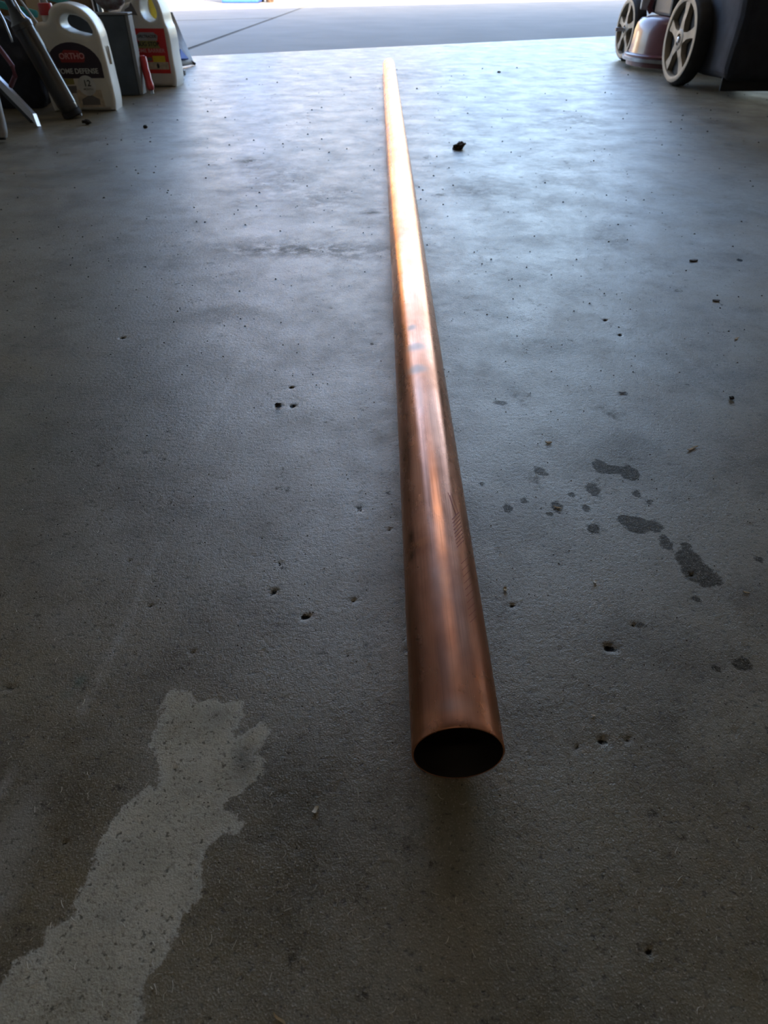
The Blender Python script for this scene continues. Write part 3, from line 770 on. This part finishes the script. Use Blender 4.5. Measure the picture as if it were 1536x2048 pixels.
obj('rod', tube([t0c+dv*(Ln+.03), t0c+dv*(Ln+.30)], .011, 16), M['tube'], tb, True)
obj('rod_highlight_strip', tube([t0c+dv*(Ln+.03)+Vector((.02, -.01, 0)), t0c+dv*(Ln+.28)+Vector((.02, -.01, 0))], .004, 10), M['alu'], tb, True)  # bright strip modelled as the highlight along the rod

e0 = at(77, 254); e1 = atY(-70, 98, e0.y+.06)
ch = thing('metal_channel', 'shiny aluminium strip with slanted cut end, leaning at the far left', 'strip')
b = bmesh.new(); d = (e1-e0).normalized(); s_ = Vector((0, -1, 0)).cross(d).normalized(); q = s_.cross(d).normalized(); wv = .012
if q.y > 0: q = -q
pts = [(e0, 0), (e0+d*.035-s_*0, 1)]
sgn = 1 if s_.z > 0 else -1
upS = s_*sgn
P_ = [e0+Vector((0, 0, .002)), e0+d*.03+upS*2*wv*.75, e1+upS*wv*1.2, e1-upS*wv*.3, e0+d*.02+Vector((0, 0, .001))]
fr = [b.verts.new(p+q*.004) for p in P_]; bk = [b.verts.new(p-q*.014) for p in P_]
b.faces.new(fr); b.faces.new(bk[::-1])
for i in range(5): b.faces.new((fr[i], fr[(i+1) % 5], bk[(i+1) % 5], bk[i]))
obj('strip', b, M['alu'], ch)
obj('lower_flange', beam(e0+d*.02-upS*.006-q*.004+Vector((0, 0, .004)), e1-upS*.012-q*.004, .008, .016, .001), M['darkgrey'], ch)

f0 = at(2, 286); f1 = atY(-30, 150, f0.y+.02)
wt = thing('pale_tube', 'pale grey-blue worn plastic tube at the left frame edge, closest to the camera', 'tube')
dd = (f1-f0).normalized()
obj('body', tube([f0+Vector((0, .01, .012))+dd*s for s in (0, .012, .03, .1, .3, .5)], [.016, .019, .020, .0195, .019, .019], 28), M['palegrey'], wt, True)
obj('rubber_tip', tube([f0+Vector((0, .01, .012))+dd*(-.006), f0+Vector((0, .01, .012))+dd*.004], [.011, .013], 20), M['rubber'], wt, True)

# black lumpy bag filling the corner behind them
bb0 = at(60, 232)
lb_ = thing('black_bag', 'bulky black fabric bag slumped in the corner behind the leaning tube', 'bag', (bb0.x-.14, bb0.y+.20, 0))
b = bmesh.new(); bmesh.ops.create_icosphere(b, subdivisions=5, radius=1)
for v in b.verts:
    q = v.co.copy(); f_ = 1+.14*mnoise.noise(q*2.0+Vector((4, 1, 2)))+.05*mnoise.noise(q*7)
    sx_ = abs(q.x)**.6*math.copysign(1, q.x); sy_ = abs(q.y)**.6*math.copysign(1, q.y)
    v.co = Vector((sx_*.15*f_, sy_*.08*f_, max(0, .10+q.z*.14*f_)))
obj('body', b, M['fabric'], lb_, True, 80)
hp = [(-.1+.2*t, -.02, .22+.05*math.sin(math.pi*t)) for t in np.linspace(0, 1, 12)]
obj('strap', tube(hp, .008, 8, flat=.4), M['black'], lb_, True)

# teal bar (garden tool handle) behind everything, wooden board, white pole, hose
Yt = 2.80
ta, tb_ = atY(-40, -2, Yt-.03), atY(76, 29, Yt)
o = obj('teal_bar', beam(ta, tb_, .020, .012, .003), M['teal']); 
tag(o, 'teal bar end crossing behind the leaning tube at the upper left', 'bar')
ta, tb_ = atY(60, -16, 3.06), atY(152, 11, 3.02)
o = obj('teal_bar', beam(ta, tb_, .016, .012, .003), M['teal']); tag(o, 'teal bar passing behind the handle of the first white jug', 'bar')
pb = atY(88, 70, 2.90); pt = atY(45, -60, 2.94)
low = pb + (pb-pt)*((pb.z-.0)/(pt.z-pb.z))
bd = obj('wooden_board', beam((low.x, low.y, .004), pt, .045, .012, .002, up=(0.2, -1, 0)), M['wood']); tag(bd, 'narrow pale pine board leaning behind the first white jug', 'board')
pw0 = Vector((atY(80, 20, 2.88).x+.05, 2.88, 0)); pw1 = atY(73, -40, 2.9)
o = obj('white_pole', tube([pw0, pw1], .012, 16), M['palegrey'], smooth=True); tag(o, 'white pole standing behind the red cap of the first jug', 'pole')
s0 = atY(80, 32, 2.66); s1_ = atY(38, -12, 2.7)
lowp = at(190, 205)
o = obj('thin_white_rod', tube([lowp, s1_+(s1_-s0)*.6], .0035, 10), M['lab_white'], smooth=True); tag(o, 'very thin white rod slanting between the tube and the red cap', 'rod')
hs_ = [atY(-30, 60, 2.30), atY(0, 98, 2.28), atY(14, 116, 2.27), atY(25, 132, 2.25), atY(30, 152, 2.26), atY(22, 172, 2.30)]
o = obj('maroon_hose', tube(hs_, .0065, 10), M['hose'], smooth=True); tag(o, 'dull maroon hose draped over the black bag', 'hose')
r0 = atY(25, 84, 2.24); r1 = atY(-14, 0, 2.27)
o = obj('grey_wire', tube([r0, r0.lerp(r1, .5)+Vector((.004, 0, 0)), r1], .003, 8), M['steel'], smooth=True); tag(o, 'thin grey metal wire resting on the black bag', 'wire')
cb = at(110, 205)
o = obj('cardboard_box', box(-.24, .18, .0, .3, 0, .42, .004), M['cardboard']); o.location = (cb.x-.10, 3.28, 0)
tag(o, 'brown cardboard box against the left wall behind the jugs', 'box')

# ---------------------------------------------------------------- lawn mower
mw = thing('lawn_mower', 'lawn mower with maroon deck, tan-rimmed black wheels and black grass bag', 'mower')
MR = math.radians(4)
def wheel(c, rad, wd, flip=1):
    # axis along x; face towards -x (flip=1)
    tire = lathe([(rad*.88, 0), (rad*.93, -.003), (rad*.96, .002), (rad, .010), (rad, wd-.01), (rad*.96, wd), (rad*.8, wd), (rad*.8, .012)], 56, 'X', closed=True)
    for v in tire.verts:
        r_ = math.hypot(v.co.y, v.co.z)
        if r_ > rad*.985:
            a = math.atan2(v.co.z, v.co.y); k = 1-.02*(int(round(a/(2*math.pi)*56)) % 2); v.co.y *= k; v.co.z *= k
    t = obj('wheel', tire, M['rubber'], mw, True); t.location = c; t.rotation_euler = (0, 0, MR)
    if flip < 0: t.rotation_euler = (0, 0, math.pi+MR)
    obj('rim', lathe([(rad*.78, .004), (rad*.80, -.004), (rad*.86, -.006), (rad*.92, -.004), (rad*.92, .008), (rad*.78, .02)], 48, 'X', closed=True), M['rim'], t, True)
    obj('wheel_disc', lathe([(rad*.81, .018), (rad*.81, .024), (.002, .024)], 40, 'X'), M['rim_dark'], t, True)
    hb = lathe([(rad*.24, .02), (rad*.24, -.002), (rad*.20, -.006), (rad*.13, -.006), (rad*.12, .000), (.002, .000)], 28, 'X')
    obj('hub', hb, M['rim'], t, True)
    obj('axle_nut', lathe([(rad*.07, .0), (rad*.07, -.009), (rad*.04, -.011)], 8, 'X'), M['steel'], t)
    for k in range(5):
        a = 2*math.pi*k/5+.35; ca, sa = math.cos(a), math.sin(a)
        b = bmesh.new()
        fr = []; bk = []
        for rr_, hw in ((rad*.20, .24), (rad*.40, .15), (rad*.56, .17), (rad*.80, .27)):
            for sg in (-1, 1):
                y_ = rr_*ca - sg*hw*rad*sa*.5; z_ = rr_*sa + sg*hw*rad*ca*.5
                fr.append(b.verts.new((-.003 if rr_ < rad*.5 else .0, y_, z_))); bk.append(b.verts.new((.02, y_, z_)))
        for i in range(3):
            f = (i*2, i*2+1, i*2+3, i*2+2)
            b.faces.new([fr[j] for j in f]); b.faces.new([bk[j] for j in f][::-1])
            b.faces.new((fr[i*2], fr[i*2+2], bk[i*2+2], bk[i*2])); b.faces.new((fr[i*2+1], bk[i*2+1], bk[i*2+3], fr[i*2+3]))
        b.faces.new((fr[0], bk[0], bk[1], fr[1])); b.faces.new((fr[6], fr[7], bk[7], bk[6]))
        obj('spoke', b, M['rim'], t)
    return t
wn1 = at(1341, 171); rN = .150
wn2 = at(1241, 121); rF = .128
print('wheels', wn1, wn2)
TW = .052
wheel((wn1.x-.004, wn1.y, rN), rN, TW); wheel((wn2.x-.004, wn2.y, rF), rF, TW)
MWID = .60
wheel((wn1.x+MWID, wn1.y, rN), rN, TW, -1); wheel((wn2.x+MWID, wn2.y, rF), rF, TW, -1)
# deck: rounded maroon dome with flange
dl = at(1259, 118, .03)
ym = 3.76; DR = .22
dcx = atY(1262, 100, ym).x + DR
dk = thing('deckroot', None, None) if False else None
prof = [(DR+.014, .042), (DR+.018, .047), (DR+.018, .056), (DR+.012, .060), (DR, .062), (DR*.985, .09), (DR*.965, .14), (DR*.93, .170), (DR*.86, .188), (DR*.7, .195), (DR*.3, .197), (.002, .197)]
b = lathe(prof[::-1] + [(DR*.98, .042)], 64, c=(dcx, ym, 0))
for v in b.verts: v.co.y = ym+(v.co.y-ym)*1.0
obj('deck', b, M['maroon'], mw, True)
obj('deck_flange', lathe([(DR-.004, .030), (DR+.024, .034), (DR+.026, .046), (DR+.012, .050), (DR-.004, .044)], 64, c=(dcx, ym, 0), closed=True), M['steel'], mw, True)
obj('deck_skirt', lathe([(DR-.012, .012), (DR+.004, .014), (DR+.006, .032), (DR-.012, .034)], 64, c=(dcx, ym, 0), closed=True), M['maroon'], mw, True)
# chassis joins the wheels, engine above
obj('chassis', box(dcx-.02, wn1.x+MWID-TW, wn1.y-.02, wn2.y+.05, .12, .18, .012), M['black'], mw)
for wy, rr_ in ((wn1.y, rN), (wn2.y, rF)): obj('axle', tube([(wn1.x-.01, wy, rr_), (wn1.x+MWID+.01, wy, rr_)], .008, 12), M['steel'], mw, True)
obj('engine_block', box(dcx-.11, dcx+.13, ym-.10, ym+.13, .196, .30, .012), M['black'], mw)
obj('engine_shroud', lathe([(.14, .30), (.145, .31), (.14, .40), (.12, .425), (.002, .43)], 40, c=(dcx+.01, ym, 0)), M['black'], mw, True)
lx = atY(1300, 15, wn2.y-.12)
obj('height_lever', tube([(lx.x+.01, lx.y, .20), (lx.x-.005, lx.y, lx.z), (lx.x+.03, lx.y, lx.z+.14)], [.012, .016, .008], 10), M['maroon'], mw, True)
obj('lever_bracket', box(lx.x-.045, lx.x+.0, lx.y-.01, lx.y+.01, .21, .275, .006), M['palegrey'], mw)
obj('lever_ratchet', lathe([(.020, -.008), (.026, -.004), (.026, .004), (.020, .008)], 9, 'Y', (lx.x+.02, lx.y, lx.z+.005)), M['black'], mw)
# grass bag & rear apron
gx0, gx1 = wn1.x+TW+.012, wn1.x+MWID+.02
b = box(gx0, gx1, wn1.y-.34, wn1.y+.12, .045, .50, .045, 4)
bmesh.ops.subdivide_edges(b, edges=b.edges, cuts=4, use_grid_fill=True)
for v in b.verts:
    v.co += Vector((mnoise.noise(v.co*6), mnoise.noise(v.co*6+Vector((9, 0, 0))), .6*mnoise.noise(v.co*6+Vector((0, 7, 0)))))*.012
obj('grass_bag', b, M['fabric'], mw, True, 80)
obj('rear_flap', box(gx0+.01, gx1-.01, wn1.y-.30, wn1.y-.29, .018, .07, .003), M['rubber'], mw)
for sx_ in (gx0+.02, gx1-.02):
    obj('handle_bar', tube([(sx_, wn1.y+.1, .2), (sx_, wn1.y-.2, .62), (sx_, wn1.y-.55, .98)], .011, 12), M['black'], mw, True)
obj('handle_grip', tube([(gx0+.02, wn1.y-.55, .98), (gx1-.02, wn1.y-.55, .98)], .013, 12), M['rubber'], mw, True)

# ---------------------------------------------------------------- far objects on the driveway
p0_, p1_ = at(443, 7, DZ), at(517, 6, DZ)
wb = (p1_-p0_).length
bn = thing('recycling_bin', 'blue plastic wheeled bin standing out on the sunlit driveway', 'bin', p0_.lerp(p1_, .5)+Vector((0, .2, 0)))
b = box(-wb/2, wb/2, -.2, .2, 0.0, .9, .02)
for v in b.verts: k_ = 1+.04*v.co.z; v.co.x *= k_; v.co.y *= k_
obj('body', b, M['blue'], bn)
obj('lid', box(-wb*.53, wb*.53, -.26, .27, .9, .96, .02), M['blue'], bn)
for sg in (-1, 1): obj('wheel', lathe([(.08, -.02), (.1, -.015), (.1, .015), (.08, .02)], 24, 'X', (sg*(wb/2+.0), .2, .1)), M['rubber'], bn, True)
pp = at(538, 5, DZ)
pt_ = thing('plant_pot', 'dark brown pot beside the blue bin on the driveway', 'pot', pp+Vector((0, .1, 0)))
obj('pot', lathe([(.045, 0), (.05, .01), (.065, .2), (.07, .2), (.07, .23), (.06, .23), (.055, .2)], 28), M['leaf'], pt_, True)
obj('soil', lathe([(.056, .19), (.056, .205), (.002, .21)], 24), M['soil'], pt_)
pp = at(557, 8, DZ)
o = obj('white_stake', box(-.012, .012, -.012, .012, 0, .6, .002), M['lab_white']); o.location = pp; tag(o, 'thin white stake upright at the far driveway right of the pot', 'stake')

# ---------------------------------------------------------------- litter on the floor
def lump(name, px, py, sx_, sy_, sz_, m, label, cat, seed=0, rz=0, group=None):
    b = bmesh.new(); bmesh.ops.create_icosphere(b, subdivisions=3, radius=1)
    for v in b.verts:
        q = v.co; f_ = 1+.45*mnoise.noise(q*1.6+Vector((seed, 0, 0)))+.2*mnoise.noise(q*4+Vector((0, seed, 0)))
        v.co = Vector((q.x*sx_*f_, q.y*sy_*f_, q.z*sz_*f_))
    mn = min(v.co.z for v in b.verts)
    for v in b.verts: v.co.z -= mn
    o = obj(name, b, M[m]); o.location = at(px, py); o.rotation_euler[2] = rz
    return tag(o, label, cat, group)
# the curled leaf
lf = thing('dried_leaf', 'curled dark brown dried leaf on the pale floor right of the pipe', 'leaf', at(917, 298), .5)
b = bmesh.new(); bmesh.ops.create_icosphere(b, subdivisions=4, radius=1)
for v in b.verts:
    q = v.co.copy(); f_ = 1+.5*mnoise.noise(q*1.7+Vector((2, 5, 1)))+.35*mnoise.noise(q*4.5)
    v.co = Vector((q.x*.0175*f_, q.y*.011*f_, q.z*.0085*f_ + .004*q.x))
mn = min(v.co.z for v in b.verts)
for v in b.verts: v.co.z = max(v.co.z - mn - .004, 0)
o1 = obj('blade', b, M['leaf'], lf, True, 35)
obj('stem', tube([(.012, 0, .004), (.019, .004, .010), (.024, .005, .012)], [.0016, .0012, .001], 8), M['leaf'], lf, True)
def chip(name, px, py, ln_, wd_, rz, m, label, cat='chip', bend=.3):
    b = bmesh.new(); k = 7; r0_, r1_ = [], []
    for i in range(k):
        t = i/(k-1)*2-1; w_ = wd_/2*(1-abs(t)**3*.7); z = .0004+bend*ln_*.25*t*t; y = bend*ln_*.2*math.sin(t*3)
        for zz_, R_ in ((z, r0_), (z+max(.0005, wd_*.25), r1_)): R_.append((b.verts.new((t*ln_/2, y-w_, zz_)), b.verts.new((t*ln_/2, y+w_, zz_))))
    for i in range(k-1):
        b.faces.new((r0_[i][0], r0_[i+1][0], r0_[i+1][1], r0_[i][1])); b.faces.new((r1_[i][0], r1_[i][1], r1_[i+1][1], r1_[i+1][0]))
        for s_ in (0, 1): b.faces.new((r0_[i][s_], r1_[i][s_], r1_[i+1][s_], r0_[i+1][s_]))
    for i in (0, k-1): b.faces.new((r0_[i][0], r0_[i][1], r1_[i][1], r1_[i][0]))
    o = obj(name, b, M[m]); o.location = at(px, py); o.rotation_euler[2] = rz; return tag(o, label, cat)
chip('wood_splinter', 1384, 898, .0145, .0022, .45, 'straw', 'tan wood splinter on the floor above the oil drops, right side', 'splinter', .25)
chip('wood_chip', 1097, 886, .0065, .003, -.2, 'straw', 'small tan wood chip on the floor near the pipe, above the oil drops', 'chip')
chip('wood_splinter', 1115, 1016, .008, .0016, -.5, 'straw', 'thin tan splinter lying on a small oil drop', 'splinter', .2)
chip('leaf_scrap', 1010, 1180, .0042, .0028, 1.1, 'straw', 'tiny yellowish leaf scrap right of the pipe', 'leaf scrap', .6)
chip('paper_scrap', 1190, 1165, .004, .0024, .5, 'paper', 'tiny pale scrap on the floor below the oil drops', 'scrap', .6)
chip('paper_scrap', 631, 1621, .0048, .0024, .7, 'paper', 'pale curled scrap on dark floor left of the pipe mouth', 'scrap', .6)
chip('wood_splinter', 1473, 678, .0095, .002, .6, 'straw', 'brown splinter at the right frame edge, upper half', 'splinter')
chip('wood_splinter', 1245, 786, .008, .0016, -.1, 'leaf', 'thin dark splinter on the floor high above the oil drops', 'splinter')
chip('paper_scrap', 1186, 1432, .0032, .0012, -.4, 'paper', 'tiny pale sliver on the floor right of the pipe mouth', 'scrap')
chip('wood_splinter', 1492, 1186, .005, .0011, -.5, 'straw', 'small brown sliver at the right frame edge beside an oil spot', 'splinter')
chip('leaf_scrap', 1387, 522, .014, .006, .1, 'leaf', 'flat brown leaf scrap on the pale floor, right side', 'leaf scrap', .1)
chip('leaf_scrap', 1432, 602, .010, .005, -.1, 'leaf', 'small grey brown scrap on the floor near the right edge', 'leaf scrap', .1)
chip('grass_blade', 560, 2040, .008, .0012, -.7, 'straw', 'pale grass blade at the bottom edge of the photo', 'grass blade')
lump('pebble', 1462, 799, .0028, .0024, .0018, 'grit', 'single black pebble near the right edge above the splinter', 'pebble', 3)
lump('pebble', 556, 811, .003, .002, .0014, 'grit', 'black crumb on the floor left of the pipe, mid height', 'pebble', 5)
lump('pebble', 291, 256, .006, .006, .004, 'grit', 'small dark crumb on the floor in front of the first jug', 'pebble', 6)
lump('dirt_clod', 174, 249, .013, .008, .006, 'grit', 'dark dirt clod just right of the foot of the leaning tube', 'clod', 7)
lump('dirt_clod', 366, 163, .006, .006, .006, 'grit', 'tiny dark clod beside the base corner of the red-labelled jug', 'clod', 8)
lump('pebble', 998, 145, .008, .008, .003, 'grit', 'flat dark pebble far up the floor right of the pipe end', 'pebble', 9)
# uncountable grit and lint
def scatter(name, cnt, m, kind, zone):
    b = bmesh.new()
    for _ in range(cnt):
        px = random.uniform(-20, 1556); py = zone[0]+(zone[1]-zone[0])*random.random()**1.0
        p = at(px, py)
        if p.y > yedge(p.x)-.1 or p.x < -.95: continue
        q = (p-base_p); al = q.dot(ax); 
        if -.0 < al < LEN and abs(q.dot(side_)) < R+.002: continue
        dep = p.y*cp+CH*sp; sc = dep/FPX
        if kind == 'grit':
            r_ = sc*random.choice((.9, 1.1, 1.4, 2.2))*(.9 if dep < .9 else 1.1); a = random.random()*6.28
            vs = [b.verts.new(p+Vector((math.cos(a+k*2.1)*r_*random.uniform(.6, 1.3), math.sin(a+k*2.1)*r_*random.uniform(.6, 1.3), 0))) for k in range(3)]
            tpv = b.verts.new(p+Vector((0, 0, r_*.8)))
            for k in range(3): b.faces.new((vs[k], vs[(k+1) % 3], tpv))
            b.faces.new(vs[::-1])
        else:
            a = random.random()*math.pi; L_ = random.uniform(.0015, .005); d = Vector((math.cos(a), math.sin(a), 0)); s_ = Vector((-d.y, d.x, 0)); w_ = .00015
            pr = None; cv = random.uniform(-.5, .5)
            for i in range(5):
                t = i/4-.5; c_ = p+d*L_*t+s_*cv*L_*t*t*2+Vector((0, 0, .0004))
                row = [b.verts.new(c_+s_*w_), b.verts.new(c_-s_*w_), b.verts.new(c_+Vector((0, 0, w_*1.6)))]
                if pr:
                    for k in range(3): b.faces.new((pr[k], pr[(k+1) % 3], row[(k+1) % 3], row[k]))
                pr = row
    o = obj(name, b, M[m]); return o
tag(scatter('floor_grit', 2300, 'grit', 'grit', (130, 2040)), 'fine dark grit sprinkled over the concrete floor', 'grit', kind='stuff')
tag(scatter('floor_lint', 430, 'paper', 'lint', (950, 2040)), 'fine pale fibres and lint on the near concrete floor', 'lint', kind='stuff')
print('verts floor', len(P2))
